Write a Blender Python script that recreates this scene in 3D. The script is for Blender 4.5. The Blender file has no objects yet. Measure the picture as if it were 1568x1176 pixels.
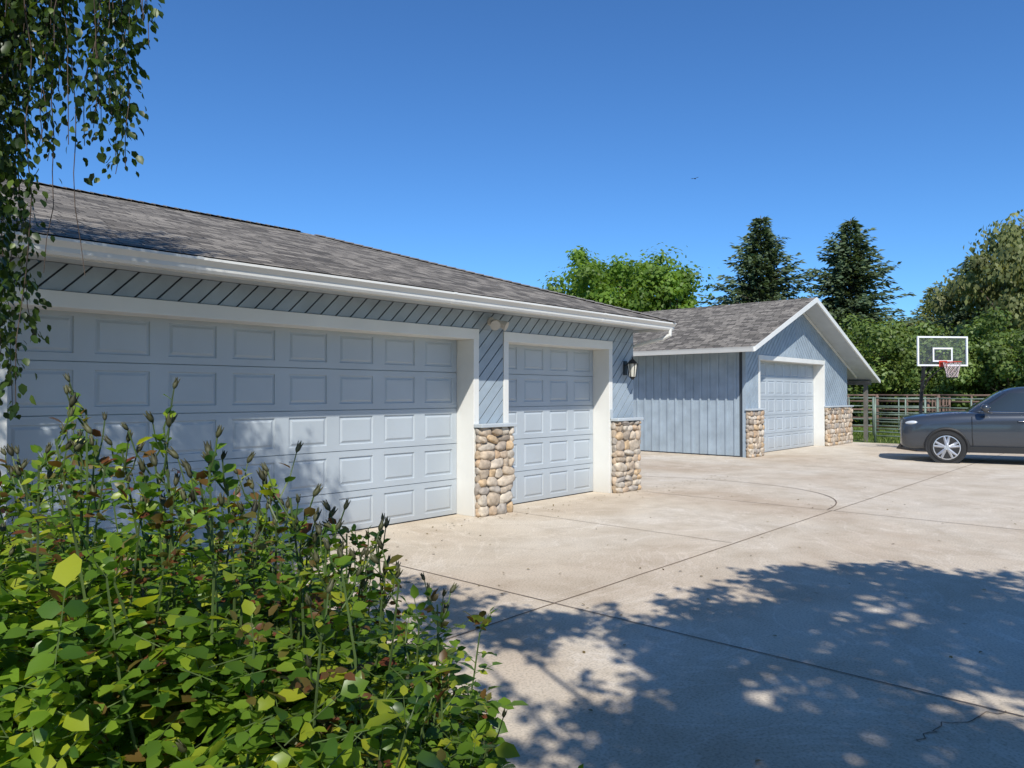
import bpy, math, random
import numpy as np
from mathutils import Vector, Matrix, noise
random.seed(7)
R = np.random.default_rng(11)
scene = bpy.context.scene
COL = scene.collection
# ------------------------------------------------------------------ helpers
def empty(name, loc=(0,0,0)):
    e = bpy.data.objects.new(name, None); e.empty_display_size = .2
    e.location = loc; COL.objects.link(e); return e
def add_obj(name, me, parent=None):
    o = bpy.data.objects.new(name, me); COL.objects.link(o)
    if parent is not None: o.parent = parent
    return o
class MB:
    def __init__(s): s.v=[]; s.f=[]; s.m=[]
    def add(s, vs, fs, m=0):
        b=len(s.v); s.v += [tuple(v) for v in vs]
        for f in fs: s.f.append(tuple(b+i for i in f)); s.m.append(m)
    def box(s,x0,x1,y0,y1,z0,z1,m=0):
        s.add([(x0,y0,z0),(x1,y0,z0),(x1,y1,z0),(x0,y1,z0),(x0,y0,z1),(x1,y0,z1),(x1,y1,z1),(x0,y1,z1)],
              [(0,3,2,1),(4,5,6,7),(0,1,5,4),(1,2,6,5),(2,3,7,6),(3,0,4,7)],m)
    def tube(s,pts,rad,n=6,m=0,cap=True):
        pts=[Vector(p) for p in pts]; k=len(pts)
        if not hasattr(rad,'__len__'): rad=[rad]*k
        vs=[]; prev=None
        for i,p in enumerate(pts):
            t=(pts[min(i+1,k-1)]-pts[max(i-1,0)])
            t = t.normalized() if t.length>1e-9 else Vector((0,0,1))
            if prev is None:
                a=Vector((0,0,1)) if abs(t.z)<.9 else Vector((1,0,0))
                u=t.cross(a).normalized()
            else:
                u=(prev-t*prev.dot(t)); u=u.normalized() if u.length>1e-6 else t.orthogonal().normalized()
            prev=u; w=t.cross(u)
            for j in range(n):
                an=2*math.pi*j/n
                vs.append(p+(u*math.cos(an)+w*math.sin(an))*rad[i])
        fs=[]
        for i in range(k-1):
            for j in range(n):
                fs.append((i*n+j,i*n+(j+1)%n,(i+1)*n+(j+1)%n,(i+1)*n+j))
        if cap:
            fs.append(tuple(reversed(range(n)))); fs.append(tuple(range((k-1)*n,k*n)))
        s.add(vs,fs,m)
    def prism(s,poly,f0,f1,m=0):
        n=len(poly); vs=[f0(*p) for p in poly]+[f1(*p) for p in poly]
        fs=[tuple(range(n)),tuple(reversed(range(n,2*n)))]
        for i in range(n): fs.append((i,(i+1)%n,n+(i+1)%n,n+i))
        s.add(vs,fs,m)
    def build(s,name,mats,parent=None,smooth=False,bevel=0,recalc=True):
        me=bpy.data.meshes.new(name); me.from_pydata(s.v,[],s.f)
        if not isinstance(mats,(list,tuple)): mats=[mats]
        for x in mats: me.materials.append(x)
        me.polygons.foreach_set('material_index',s.m)
        if smooth: me.polygons.foreach_set('use_smooth',[True]*len(s.f))
        me.update()
        if recalc:
            import bmesh
            bm=bmesh.new(); bm.from_mesh(me); bmesh.ops.recalc_face_normals(bm,faces=bm.faces); bm.to_mesh(me); bm.free()
        o=add_obj(name,me,parent)
        if bevel:
            b=o.modifiers.new('b','BEVEL'); b.width=bevel; b.segments=2; b.limit_method='ANGLE'
        return o
def clip(poly,nx,ny,c):
    out=[]
    for i in range(len(poly)):
        a=poly[i]; b=poly[(i+1)%len(poly)]
        da=nx*a[0]+ny*a[1]-c; db=nx*b[0]+ny*b[1]-c
        if da<=0: out.append(a)
        if (da<0<db) or (db<0<da):
            t=da/(da-db); out.append((a[0]+(b[0]-a[0])*t,a[1]+(b[1]-a[1])*t))
    return out
# ------------------------------------------------------------------ node materials
def newmat(name):
    m=bpy.data.materials.new(name); m.use_nodes=True
    nt=m.node_tree; nt.nodes.clear()
    out=nt.nodes.new('ShaderNodeOutputMaterial'); return m,nt,out
def nd(nt,t,**k):
    n=nt.nodes.new(t)
    for a,b in k.items(): setattr(n,a,b)
    return n
def ramp(nt,stops):
    r=nt.nodes.new('ShaderNodeValToRGB'); e=r.color_ramp.elements
    while len(e)<len(stops): e.new(.5)
    for i,(p,c) in enumerate(stops):
        e[i].position=p; e[i].color=(*c,1) if len(c)==3 else c
    return r
def paint(name,col,rough=.5,var=.06,scale=3.,bump=.0,bscale=60,metal=0,spec=.4,dirt=0.0):
    m,nt,out=newmat(name); L=nt.links.new
    b=nd(nt,'ShaderNodeBsdfPrincipled'); b.inputs['Roughness'].default_value=rough
    b.inputs['Metallic'].default_value=metal; b.inputs['Specular IOR Level'].default_value=spec
    tc=nd(nt,'ShaderNodeTexCoord'); n=nd(nt,'ShaderNodeTexNoise'); n.inputs['Scale'].default_value=scale; n.inputs['Detail'].default_value=6
    L(tc.outputs['Object'],n.inputs['Vector'])
    c0=[max(0,x*(1-var*1.6)) for x in col]; c1=[min(1,x*(1+var*1.6)) for x in col]
    r=ramp(nt,[(.3,c0),(.7,c1)]); L(n.outputs['Fac'],r.inputs['Fac'])
    last=r.outputs['Color']
    if dirt>0:
        sx=nd(nt,'ShaderNodeSeparateXYZ'); L(tc.outputs['Object'],sx.inputs[0])
        mr=nd(nt,'ShaderNodeMapRange'); mr.inputs['From Min'].default_value=0; mr.inputs['From Max'].default_value=.45
        mr.inputs['To Min'].default_value=dirt; mr.inputs['To Max'].default_value=0
        L(sx.outputs['Z'],mr.inputs['Value'])
        mm=nd(nt,'ShaderNodeMath',operation='MULTIPLY'); L(mr.outputs[0],mm.inputs[0]); L(n.outputs['Fac'],mm.inputs[1])
        mx=nd(nt,'ShaderNodeMix',data_type='RGBA'); L(mm.outputs[0],mx.inputs[0]); L(last,mx.inputs[6]); mx.inputs[7].default_value=(.28,.23,.17,1)
        last=mx.outputs[2]
    L(last,b.inputs['Base Color'])
    if bump>0:
        n2=nd(nt,'ShaderNodeTexNoise'); n2.inputs['Scale'].default_value=bscale; n2.inputs['Detail'].default_value=4
        L(tc.outputs['Object'],n2.inputs['Vector'])
        bp=nd(nt,'ShaderNodeBump'); bp.inputs['Strength'].default_value=bump; bp.inputs['Distance'].default_value=.01
        L(n2.outputs['Fac'],bp.inputs['Height']); L(bp.outputs[0],b.inputs['Normal'])
    L(b.outputs[0],out.inputs[0]); return m
def leafmat(name,ca,cb,trans=.35,rough=.5,cc=None,mid=.85):
    m,nt,out=newmat(name); L=nt.links.new
    g=nd(nt,'ShaderNodeNewGeometry'); 
    st=[(0,ca),(mid,cb)]+([(1.0,cc)] if cc else [])
    r=ramp(nt,st); L(g.outputs['Random Per Island'],r.inputs['Fac'])
    tc=nd(nt,'ShaderNodeTexCoord'); n=nd(nt,'ShaderNodeTexNoise'); n.inputs['Scale'].default_value=.7
    L(tc.outputs['Object'],n.inputs['Vector'])
    mr=nd(nt,'ShaderNodeMapRange'); mr.inputs['From Min'].default_value=.3; mr.inputs['From Max'].default_value=.7
    mr.inputs['To Min'].default_value=.65; mr.inputs['To Max'].default_value=1.3; L(n.outputs['Fac'],mr.inputs['Value'])
    vm=nd(nt,'ShaderNodeVectorMath',operation='SCALE'); L(r.outputs['Color'],vm.inputs[0]); L(mr.outputs[0],vm.inputs['Scale'])
    b=nd(nt,'ShaderNodeBsdfPrincipled'); b.inputs['Roughness'].default_value=rough; b.inputs['Specular IOR Level'].default_value=.35
    L(vm.outputs[0],b.inputs['Base Color'])
    t=nd(nt,'ShaderNodeBsdfTranslucent')
    v2=nd(nt,'ShaderNodeVectorMath',operation='MULTIPLY'); L(vm.outputs[0],v2.inputs[0]); v2.inputs[1].default_value=(2.1,2.0,.8)
    L(v2.outputs[0],t.inputs['Color'])
    ms=nd(nt,'ShaderNodeMixShader'); ms.inputs[0].default_value=trans
    L(b.outputs[0],ms.inputs[1]); L(t.outputs[0],ms.inputs[2]); L(ms.outputs[0],out.inputs[0]); return m

M_WHITE=paint('white_trim_paint',(.74,.73,.68),.45,.03,2,dirt=.5)
M_DOOR=paint('garage_door_paint',(.43,.475,.505),.42,.03,1.5,bump=.05,bscale=90,dirt=.55)
M_SIDE=paint('blue_siding_paint',(.325,.385,.43),.55,.08,3,bump=.1,bscale=40)
M_SIDE_D=paint('siding_groove',(.05,.06,.07),.8,.05)
M_SOFF=paint('soffit_paint',(.46,.50,.52),.6,.04)
M_MORT=paint('mortar',(.21,.18,.15),.9,.15,20,bump=.5)
M_BLACK=paint('black_metal',(.02,.02,.022),.4,.1)
M_BARK=paint('bark',(.13,.10,.075),.9,.25,8,bump=.8,bscale=15)
M_STEM=paint('green_stem',(.065,.10,.025),.55,.3,6)
M_TWIG=paint('twig',(.07,.045,.03),.7,.2,6)
M_SOIL=paint('soil',(.07,.05,.035),.95,.3,6,bump=1,bscale=20)

def concrete():
    m,nt,out=newmat('concrete'); L=nt.links.new
    tc=nd(nt,'ShaderNodeTexCoord')
    def noi(s,d=8,dist=0.,ro=.55):
        n=nd(nt,'ShaderNodeTexNoise'); n.inputs['Scale'].default_value=s; n.inputs['Detail'].default_value=d
        n.inputs['Distortion'].default_value=dist; n.inputs['Roughness'].default_value=ro
        L(tc.outputs['Object'],n.inputs['Vector']); return n
    a=noi(.28,6,.8); b_=noi(1.7,8,.3,.65); c=noi(60,4); st=noi(.42,5,2.2,.6)
    ra=ramp(nt,[(.3,(.50,.40,.295)),(.5,(.585,.50,.39)),(.72,(.635,.57,.475))]); L(a.outputs['Fac'],ra.inputs['Fac'])
    rb=ramp(nt,[(.3,(.82,.80,.77)),(.55,(1,1,1)),(.75,(1.06,1.06,1.05))]); L(b_.outputs['Fac'],rb.inputs['Fac'])
    rc=ramp(nt,[(.34,(.76,.75,.73)),(.5,(1,1,1)),(.68,(1.1,1.09,1.07))]); L(c.outputs['Fac'],rc.inputs['Fac'])
    rs=ramp(nt,[(.40,(1,1,1)),(.492,(1.0,1.0,1.0)),(.508,(1.12,1.14,1.18)),(.525,(1,1,1))]); L(st.outputs['Fac'],rs.inputs['Fac'])
    cur=ra.outputs['Color']
    for x in (rb,rc,rs):
        mx=nd(nt,'ShaderNodeMix',data_type='RGBA',blend_type='MULTIPLY'); mx.inputs[0].default_value=1
        L(cur,mx.inputs[6]); L(x.outputs['Color'],mx.inputs[7]); cur=mx.outputs[2]
    v=nd(nt,'ShaderNodeTexVoronoi'); v.inputs['Scale'].default_value=2.3; L(tc.outputs['Object'],v.inputs['Vector'])
    rv_=ramp(nt,[(0,(.5,.44,.38)),(.035,(.78,.75,.71)),(.06,(1,1,1))]); L(v.outputs['Distance'],rv_.inputs['Fac'])
    mx=nd(nt,'ShaderNodeMix',data_type='RGBA',blend_type='MULTIPLY'); mx.inputs[0].default_value=.85
    L(cur,mx.inputs[6]); L(rv_.outputs['Color'],mx.inputs[7]); cur=mx.outputs[2]
    bs=nd(nt,'ShaderNodeBsdfPrincipled'); bs.inputs['Roughness'].default_value=.85; bs.inputs['Specular IOR Level'].default_value=.2
    L(cur,bs.inputs['Base Color'])
    bp=nd(nt,'ShaderNodeBump'); bp.inputs['Strength'].default_value=.35; bp.inputs['Distance'].default_value=.006
    L(c.outputs['Fac'],bp.inputs['Height']); L(bp.outputs[0],bs.inputs['Normal']); L(bs.outputs[0],out.inputs[0]); return m
M_CONC=concrete()
M_JOINT=paint('joint_filler',(.19,.14,.10),.95,.3,3)
def grass():
    m,nt,out=newmat('grass_ground'); L=nt.links.new
    tc=nd(nt,'ShaderNodeTexCoord'); n=nd(nt,'ShaderNodeTexNoise'); n.inputs['Scale'].default_value=.5; n.inputs['Detail'].default_value=10; n.inputs['Roughness'].default_value=.7
    L(tc.outputs['Object'],n.inputs['Vector'])
    r=ramp(nt,[(.3,(.07,.12,.025)),(.5,(.12,.18,.04)),(.7,(.22,.23,.08))]); L(n.outputs['Fac'],r.inputs['Fac'])
    b=nd(nt,'ShaderNodeBsdfPrincipled'); b.inputs['Roughness'].default_value=.95; L(r.outputs['Color'],b.inputs['Base Color'])
    n2=nd(nt,'ShaderNodeTexNoise'); n2.inputs['Scale'].default_value=25; L(tc.outputs['Object'],n2.inputs['Vector'])
    bp=nd(nt,'ShaderNodeBump'); bp.inputs['Distance'].default_value=.08; L(n2.outputs['Fac'],bp.inputs['Height']); L(bp.outputs[0],b.inputs['Normal'])
    L(b.outputs[0],out.inputs[0]); return m
M_GRASS=grass()
def shingles():
    m,nt,out=newmat('asphalt_shingles'); L=nt.links.new
    uv=nd(nt,'ShaderNodeUVMap'); uv.uv_map='UVMap'
    br=nd(nt,'ShaderNodeTexBrick'); br.offset=.37; br.squash=.8; br.squash_frequency=3; br.inputs['Scale'].default_value=1
    br.inputs['Brick Width'].default_value=.25; br.inputs['Row Height'].default_value=.14; br.inputs['Mortar Size'].default_value=.007
    br.inputs['Bias'].default_value=0; br.inputs['Color1'].default_value=(.10,.09,.078,1); br.inputs['Color2'].default_value=(.285,.255,.215,1); br.inputs['Mortar'].default_value=(.04,.037,.033,1)
    L(uv.outputs[0],br.inputs['Vector'])
    n=nd(nt,'ShaderNodeTexNoise'); n.inputs['Scale'].default_value=1.1; n.inputs['Detail'].default_value=9; n.inputs['Roughness'].default_value=.6; L(uv.outputs[0],n.inputs['Vector'])
    r=ramp(nt,[(.3,(.92,.92,.92)),(.7,(1.10,1.09,1.07))]); L(n.outputs['Fac'],r.inputs['Fac'])
    g=nd(nt,'ShaderNodeTexNoise'); g.inputs['Scale'].default_value=120; L(uv.outputs[0],g.inputs['Vector'])
    r2=ramp(nt,[(.35,(.7,.7,.7)),(.65,(1.3,1.3,1.3))]); L(g.outputs['Fac'],r2.inputs['Fac'])
    cur=br.outputs['Color']
    for x in (r,r2):
        mx=nd(nt,'ShaderNodeMix',data_type='RGBA',blend_type='MULTIPLY'); mx.inputs[0].default_value=1
        L(cur,mx.inputs[6]); L(x.outputs['Color'],mx.inputs[7]); cur=mx.outputs[2]
    b=nd(nt,'ShaderNodeBsdfPrincipled'); b.inputs['Roughness'].default_value=.95; b.inputs['Specular IOR Level'].default_value=.1; L(cur,b.inputs['Base Color'])
    sx=nd(nt,'ShaderNodeSeparateXYZ'); L(uv.outputs[0],sx.inputs[0])
    md=nd(nt,'ShaderNodeMath',operation='FRACT'); dv=nd(nt,'ShaderNodeMath',operation='DIVIDE'); dv.inputs[1].default_value=.14
    L(sx.outputs['Y'],dv.inputs[0]); L(dv.outputs[0],md.inputs[0])
    iv=nd(nt,'ShaderNodeMath',operation='SUBTRACT'); iv.inputs[0].default_value=1; L(md.outputs[0],iv.inputs[1])
    ad=nd(nt,'ShaderNodeMath',operation='SUBTRACT'); L(iv.outputs[0],ad.inputs[0]); L(br.outputs['Fac'],ad.inputs[1])
    bp=nd(nt,'ShaderNodeBump'); bp.inputs['Strength'].default_value=.9; bp.inputs['Distance'].default_value=.014
    L(ad.outputs[0],bp.inputs['Height']); L(bp.outputs[0],b.inputs['Normal']); L(b.outputs[0],out.inputs[0]); return m
M_SHIN=shingles()
def stonemat():
    m,nt,out=newmat('river_rock'); L=nt.links.new
    g=nd(nt,'ShaderNodeNewGeometry')
    r=ramp(nt,[(0,(.22,.19,.16)),(.15,(.44,.36,.27)),(.3,(.52,.45,.36)),(.45,(.42,.28,.165)),(.6,(.56,.50,.41)),(.75,(.32,.29,.26)),(.88,(.52,.38,.23)),(1,(.57,.51,.43))])
    L(g.outputs['Random Per Island'],r.inputs['Fac'])
    tc=nd(nt,'ShaderNodeTexCoord'); n=nd(nt,'ShaderNodeTexNoise'); n.inputs['Scale'].default_value=14; n.inputs['Detail'].default_value=8; L(tc.outputs['Object'],n.inputs['Vector'])
    r2=ramp(nt,[(.3,(.65,.63,.61)),(.7,(1.25,1.22,1.18))]); L(n.outputs['Fac'],r2.inputs['Fac'])
    mx=nd(nt,'ShaderNodeMix',data_type='RGBA',blend_type='MULTIPLY'); mx.inputs[0].default_value=1; L(r.outputs['Color'],mx.inputs[6]); L(r2.outputs['Color'],mx.inputs[7])
    b=nd(nt,'ShaderNodeBsdfPrincipled'); b.inputs['Roughness'].default_value=.85; L(mx.outputs[2],b.inputs['Base Color'])
    bp=nd(nt,'ShaderNodeBump'); bp.inputs['Strength'].default_value=.8; bp.inputs['Distance'].default_value=.012; L(n.outputs['Fac'],bp.inputs['Height']); L(bp.outputs[0],b.inputs['Normal'])
    L(b.outputs[0],out.inputs[0]); return m
M_STONE=stonemat()

# ------------------------------------------------------------------ camera, light, sky
H=1.66; YAW=math.radians(42.07); CS,SN=math.cos(YAW),math.sin(YAW)
cam=bpy.data.cameras.new('camera'); cam.lens=26.17; cam.sensor_width=36; cam.clip_end=3000; cam.clip_start=.05
co=bpy.data.objects.new('camera',cam); COL.objects.link(co); co.location=(0,0,H)
co.rotation_euler=(math.radians(90.75),0,YAW-math.pi/2); scene.camera=co
SD=Vector((.70,.714,-1)).normalized()
sl=bpy.data.lights.new('sun','SUN'); sl.energy=5.0; sl.angle=math.radians(.53); sl.color=(1,.965,.90)
so=bpy.data.objects.new('sun',sl); COL.objects.link(so); so.rotation_euler=SD.to_track_quat('-Z','Y').to_euler(); so.location=(-20,-20,30)
w=bpy.data.worlds.new('World'); scene.world=w; w.use_nodes=True; nt=w.node_tree; nt.nodes.clear()
sky=nt.nodes.new('ShaderNodeTexSky'); sky.sky_type='NISHITA'; sky.sun_disc=False
sky.sun_elevation=math.radians(45); sky.sun_rotation=math.radians(225); sky.altitude=900; sky.air_density=1.0; sky.dust_density=.3; sky.ozone_density=2.0
tn=nt.nodes.new('ShaderNodeVectorMath'); tn.operation='MULTIPLY'; tn.inputs[1].default_value=(.60,1.09,1.60)
bg=nt.nodes.new('ShaderNodeBackground'); bg.inputs[1].default_value=.098; wo=nt.nodes.new('ShaderNodeOutputWorld')
nt.links.new(sky.outputs[0],tn.inputs[0]); nt.links.new(tn.outputs[0],bg.inputs[0]); nt.links.new(bg.outputs[0],wo.inputs[0])
scene.view_settings.view_transform='Standard'; scene.view_settings.look='None'; scene.view_settings.exposure=0

# ------------------------------------------------------------------ ground
mb=MB(); mb.add([(-600,-600,-.02),(600,-600,-.02),(600,600,-.02),(-600,600,-.02)],[(0,1,2,3)]); mb.build('ground',M_GRASS)
mb=MB()
mb.add([(-16,-22,0),(24,-22,0),(26.9,-8,0),(26.9,9,0),(-16,9,0)],[(0,1,2,3,4)])
mb.add([(11,9,0),(18.6,9,0),(18.6,16,0),(11,16,0)],[(0,1,2,3)])
mb.build('concrete_driveway',M_CONC)
mb=MB()
def strip(pts,wd,z=.004):
    for a,b in zip(pts[:-1],pts[1:]):
        a=Vector(a);b=Vector(b); d=(b-a).normalized(); n=Vector((-d.y,d.x))*wd/2
        mb.add([(a.x-n.x,a.y-n.y,z),(b.x-n.x,b.y-n.y,z),(b.x+n.x,b.y+n.y,z),(a.x+n.x,a.y+n.y,z)],[(0,1,2,3)])
def wob(a,b,n=30,amp=.004):
    a=Vector(a);b=Vector(b); d=(b-a); nn=Vector((-d.y,d.x)).normalized()
    return [tuple(a+d*i/n+nn*random.uniform(-amp,amp)) for i in range(n+1)]
strip(wob((-8,3.7),(10.9,3.72)),.013)
strip(wob((10.92,3.7),(26,3.72)),.011,.0045)
strip(wob((10.9,-12),(10.9,7.0)),.014,.005)
strip(wob((4.6,-12),(4.62,7.0)),.012,.0055)
strip(wob((10.95,1.3),(26,1.4)),.012,.0045)
strip(wob((17.2,-12),(17.2,8.4)),.012,.005)
strip(wob((7.8,3.75),(7.8,7.0)),.009,.005)
def bez(p0,p1,p2,p3,n=26):
    return [tuple((1-t)**3*np.array(p0)+3*(1-t)**2*t*np.array(p1)+3*(1-t)*t*t*np.array(p2)+t**3*np.array(p3)) for t in np.linspace(0,1,n)]
strip(bez((12.6,8.6),(13.9,6.4),(13.3,3.9),(10.95,3.8)),.018,.006)
p=[(3.95,.95)]
for i in range(22): p.append((p[-1][0]+.028+random.uniform(-.03,.03),p[-1][1]-.008+random.uniform(-.03,.03)))
strip(p,.006)
mb.build('concrete_joints',M_JOINT)
mb=MB(); bedp=[(-9,-1.5),(.2,-1.3),(1.3,-.6),(1.9,.6),(2.05,1.6),(1.95,2.8),(1.5,4.1),(.9,5.6),(-.5,6.3),(-9,6.4)]
mb.prism(bedp,lambda x,y:(x,y,.05),lambda x,y:(x,y,-.01)); mb.build('planting_bed',M_SOIL)

# ------------------------------------------------------------------ building parts
def diag(mb,poly,mapf,th=.016,pitch=.14,gap=.016,sgn=1,m=0):
    nx,ny=(1/math.sqrt(2),-sgn/math.sqrt(2))
    us=[nx*a+ny*b for a,b in poly]; k0=math.floor(min(us)/pitch)-1; k1=math.ceil(max(us)/pitch)+1
    for k in range(k0,k1):
        p=clip(poly,nx,ny,(k+1)*pitch-gap/2); 
        if len(p)<3: continue
        p=clip(p,-nx,-ny,-(k*pitch+gap/2))
        if len(p)<3: continue
        mb.prism(p,lambda a,b:mapf(a,b,th),lambda a,b:mapf(a,b,0.0),m)
def gdoor(name,x0,x1,y,z1,cols,rows,parent):
    mb=MB(); cw=(x1-x0)/cols; rh=z1/rows; g=.004
    mb.box(x0,x1,y+.03,y+.06,.012,z1)
    for r in range(rows):
        za=r*rh+g+(.012 if r==0 else 0); zb=(r+1)*rh-g
        for c in range(cols):
            xa=x0+c*cw; xb=xa+cw
            loops=[((xa,xb,za,zb),0)]
            mx=cw*.13; mz0=.075
            px0,px1,pz0,pz1=xa+mx,xb-mx,r*rh+mz0,(r+1)*rh-mz0
            loops.append(((px0,px1,pz0,pz1),0))
            for ins,dp in ((.008,.014),(.022,.014),(.045,.002)):
                loops.append(((px0+ins,px1-ins,pz0+ins,pz1-ins),dp))
            vs=[]
            for (a,b,c_,d),dp in loops: vs+=[(a,y+dp,c_),(b,y+dp,c_),(b,y+dp,d),(a,y+dp,d)]
            fs=[]
            for i in range(len(loops)-1):
                for j in range(4): fs.append((i*4+j,i*4+(j+1)%4,(i+1)*4+(j+1)%4,(i+1)*4+j))
            k=(len(loops)-1)*4; fs.append((k,k+1,k+2,k+3))
            mb.add(vs,fs)
        mb.add([(x0,y,za),(x1,y,za),(x1,y+.03,za),(x0,y+.03,za)],[(3,2,1,0)])
        mb.add([(x0,y,zb),(x1,y,zb),(x1,y+.03,zb),(x0,y+.03,zb)],[(0,1,2,3)])
    mb.build(name,M_DOOR,parent,recalc=False)
    sb=MB(); sb.box(x0,x1,y+.001,y+.05,.002,.011); sb.build(name+'_seal',M_BLACK,parent)
ICO=None
def ico():
    global ICO
    if ICO is None:
        import bmesh
        bm=bmesh.new(); bmesh.ops.create_icosphere(bm,subdivisions=3,radius=1)
        ICO=([v.co.copy() for v in bm.verts],[tuple(v.index for v in f.verts) for f in bm.faces]); bm.free()
    return ICO
def stones(mb,u0,u1,z0,z1,mapf):
    V,F=ico(); z=z0
    while z<z1-.03:
        h=random.uniform(.085,.18)
        if z+h>z1-.06: h=z1-z
        u=u0
        while u<u1-.02:
            wd=random.uniform(.10,.29)
            if u+wd>u1-.07: wd=u1-u
            hh=h*random.uniform(.92,1.22); rot=random.uniform(-.3,.3); sd=random.uniform(0,99); dd=random.uniform(.04,.07); ex=random.uniform(.68,.92)
            sk=random.uniform(-.3,.3)
            vs=[]
            for v in V:
                a=[math.copysign(abs(x)**ex,x) for x in v]
                nz=1+.26*noise.noise(Vector((v.x*1.1+sd,v.y*1.1,v.z*1.1)))+.05*noise.noise(Vector((v.x*3+sd,v.y*3,v.z*3)))
                x=a[0]*wd*.52*nz*(1+sk*v.z*.4); zz=a[2]*hh*.53*nz*(1+sk*v.x*.5); d=a[1]*dd*nz
                xr=x*math.cos(rot)-zz*math.sin(rot); zr=x*math.sin(rot)+zz*math.cos(rot)
                vs.append(mapf(u+wd/2+xr,max(.0,z+h/2+zr),d))
            mb.add(vs,F); u+=wd
        z+=h
def pillar(parent,x0,x1,yf,yb,zt,name,left=True,right=False):
    m=MB(); m.box(x0+.03,x1-.03,yf+.03,yb,0,zt); m.build(name+'_mortar',M_MORT,parent)
    s=MB(); stones(s,x0,x1,0,zt,lambda u,z,d:(u,yf+.035+d,z))
    if left: stones(s,yf+.03,yb,0,zt,lambda u,z,d:(x0+.035+d,u,z))
    if right: stones(s,yf+.03,yb,0,zt,lambda u,z,d:(x1-.035-d,u,z))
    s.build(name+'_stones',M_STONE,parent,smooth=True)
    c=MB(); c.box(x0-.03,x1+.03,yf-.04,yb,zt+.002,zt+.05); c.build(name+'_cap',M_SOFF,parent,bevel=.008)
def roof_planes(name,planes,parent):
    vs=[];fs=[];uvs=[]
    for pts,u,v in planes:
        b=len(vs); vs+=pts; fs.append(tuple(range(b,b+len(pts))))
        u=Vector(u).normalized(); v=Vector(v).normalized()
        uvs+=[(Vector(p).dot(u),Vector(p).dot(v)) for p in pts]
    me=bpy.data.meshes.new(name); me.from_pydata(vs,[],fs); l=me.uv_layers.new(name='UVMap')
    for i,q in enumerate(uvs): l.data[i].uv=q
    me.materials.append(M_SHIN); return add_obj(name,me,parent)
# --------- main garage
G=empty('garage_building')
YW=7.15; YD=7.45; OT=2.40; CX=11.05
mb=MB()
mb.box(-3,1.65,YW,YW+.15,0,2.8); mb.box(1.65,7.22,YW,YW+.15,OT+.14,2.8); mb.box(7.22,7.72,YW,YW+.15,0,2.8)
mb.box(7.72,10.41,YW,YW+.15,OT+.14,2.8); mb.box(10.41,CX,YW,YW+.15,0,2.8)
mb.box(CX-.15,CX-.001,YW+.15,15,0,2.8); mb.box(-3,-2.85,YW+.15,15,0,2.8); mb.box(-2.85,CX-.15,14.85,15,0,2.8)
mb.build('walls',M_SIDE_D,G)
mb=MB(); mp=lambda a,b,t:(a,YW-t,b)
for (a,b,c,d) in ((-3,CX,OT+.145,2.78),(7.225,7.715,1.2,OT+.142),(10.415,CX,1.2,OT+.142),(-3,1.645,.1,OT+.142)):
    diag(mb,[(a,c),(b,c),(b,d),(a,d)],mp,sgn=1)
mb.box(CX,CX+.015,YW-.014,15,0.02,2.78)
mb.build('diagonal_siding',M_SIDE,G)
mb=MB()
for a,b in ((1.65,1.75),(7.12,7.22),(7.72,7.82),(10.31,10.41)): mb.box(a,b,YW-.03,YD+.08,0,OT)
mb.box(1.65,7.22,YW-.033,YD+.08,OT,OT+.14); mb.box(7.72,10.41,YW-.033,YD+.08,OT,OT+.14)
mb.build('door_trim',M_WHITE,G,bevel=.005)
gdoor('double_garage_door',1.755,7.115,YD,2.44,8,5,G); gdoor('single_garage_door',7.825,10.305,YD,2.44,4,5,G)
pillar(G,7.14,7.80,7.0,7.118,1.20,'pier'); pillar(G,10.37,11.10,7.0,7.118,1.20,'corner_pier',right=True)
e0,e1=6.46,15.24; xr=11.32; xl=-4; ZE=2.885; ZR=4.34; ym=(e0+e1)/2; run=ym-e0
roof_planes('shingle_roof',[
 ([(xl,e0,ZE),(xr,e0,ZE),(xr-run,ym,ZR),(xl+run,ym,ZR)],(1,0,0),(0,1,.33)),
 ([(xr,e1,ZE),(xl,e1,ZE),(xl+run,ym,ZR),(xr-run,ym,ZR)],(1,0,0),(0,-1,.33)),
 ([(xr,e0,ZE),(xr,e1,ZE),(xr-run,ym,ZR)],(0,1,0),(-1,0,.33)),
 ([(xl,e1,ZE),(xl,e0,ZE),(xl+run,ym,ZR)],(0,1,0),(1,0,.33))],G)
mb=MB()
def caps(mb,a,b,w=.13,step=.16,h=.010):
    a=Vector(a);b=Vector(b); L=(b-a).length; d=(b-a)/L; s=d.cross(Vector((0,0,1))).normalized(); up=s.cross(d)
    n=int(L/step)
    for i in range(n):
        p=a+d*(i*step); q=a+d*(i*step+step*1.1)
        p2=p+up*(h*2); q2=q+up*h
        mb.add([p2,q2,q2+s*w-Vector((0,0,w*.3)),p2+s*w-Vector((0,0,w*.3)),q2-s*w-Vector((0,0,w*.3)),p2-s*w-Vector((0,0,w*.3)),
                p+s*w-Vector((0,0,w*.33)),p-s*w-Vector((0,0,w*.33)),p],[(0,1,2,3),(1,0,5,4),(0,3,6,8),(5,0,8,7)])
M_CAP=paint('shingle_caps',(.19,.172,.15),.9,.2,5,bump=.5)
caps(mb,(xr,e0,ZE+.01),(xr-run,ym,ZR+.01)); caps(mb,(xl+run,ym,ZR+.01),(xr-run,ym,ZR+.01)); caps(mb,(xr,e1,ZE+.01),(xr-run,ym,ZR+.01))
mb.build('ridge_caps',M_CAP,G,recalc=False)
mb=MB()
mb.box(xl+.05,xr-.04,6.56,6.58,2.735,2.865); mb.box(xr-.06,xr-.04,6.58,15.1,2.735,2.865); mb.box(xl+.05,xr-.06,15.08,15.1,2.735,2.865)
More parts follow.
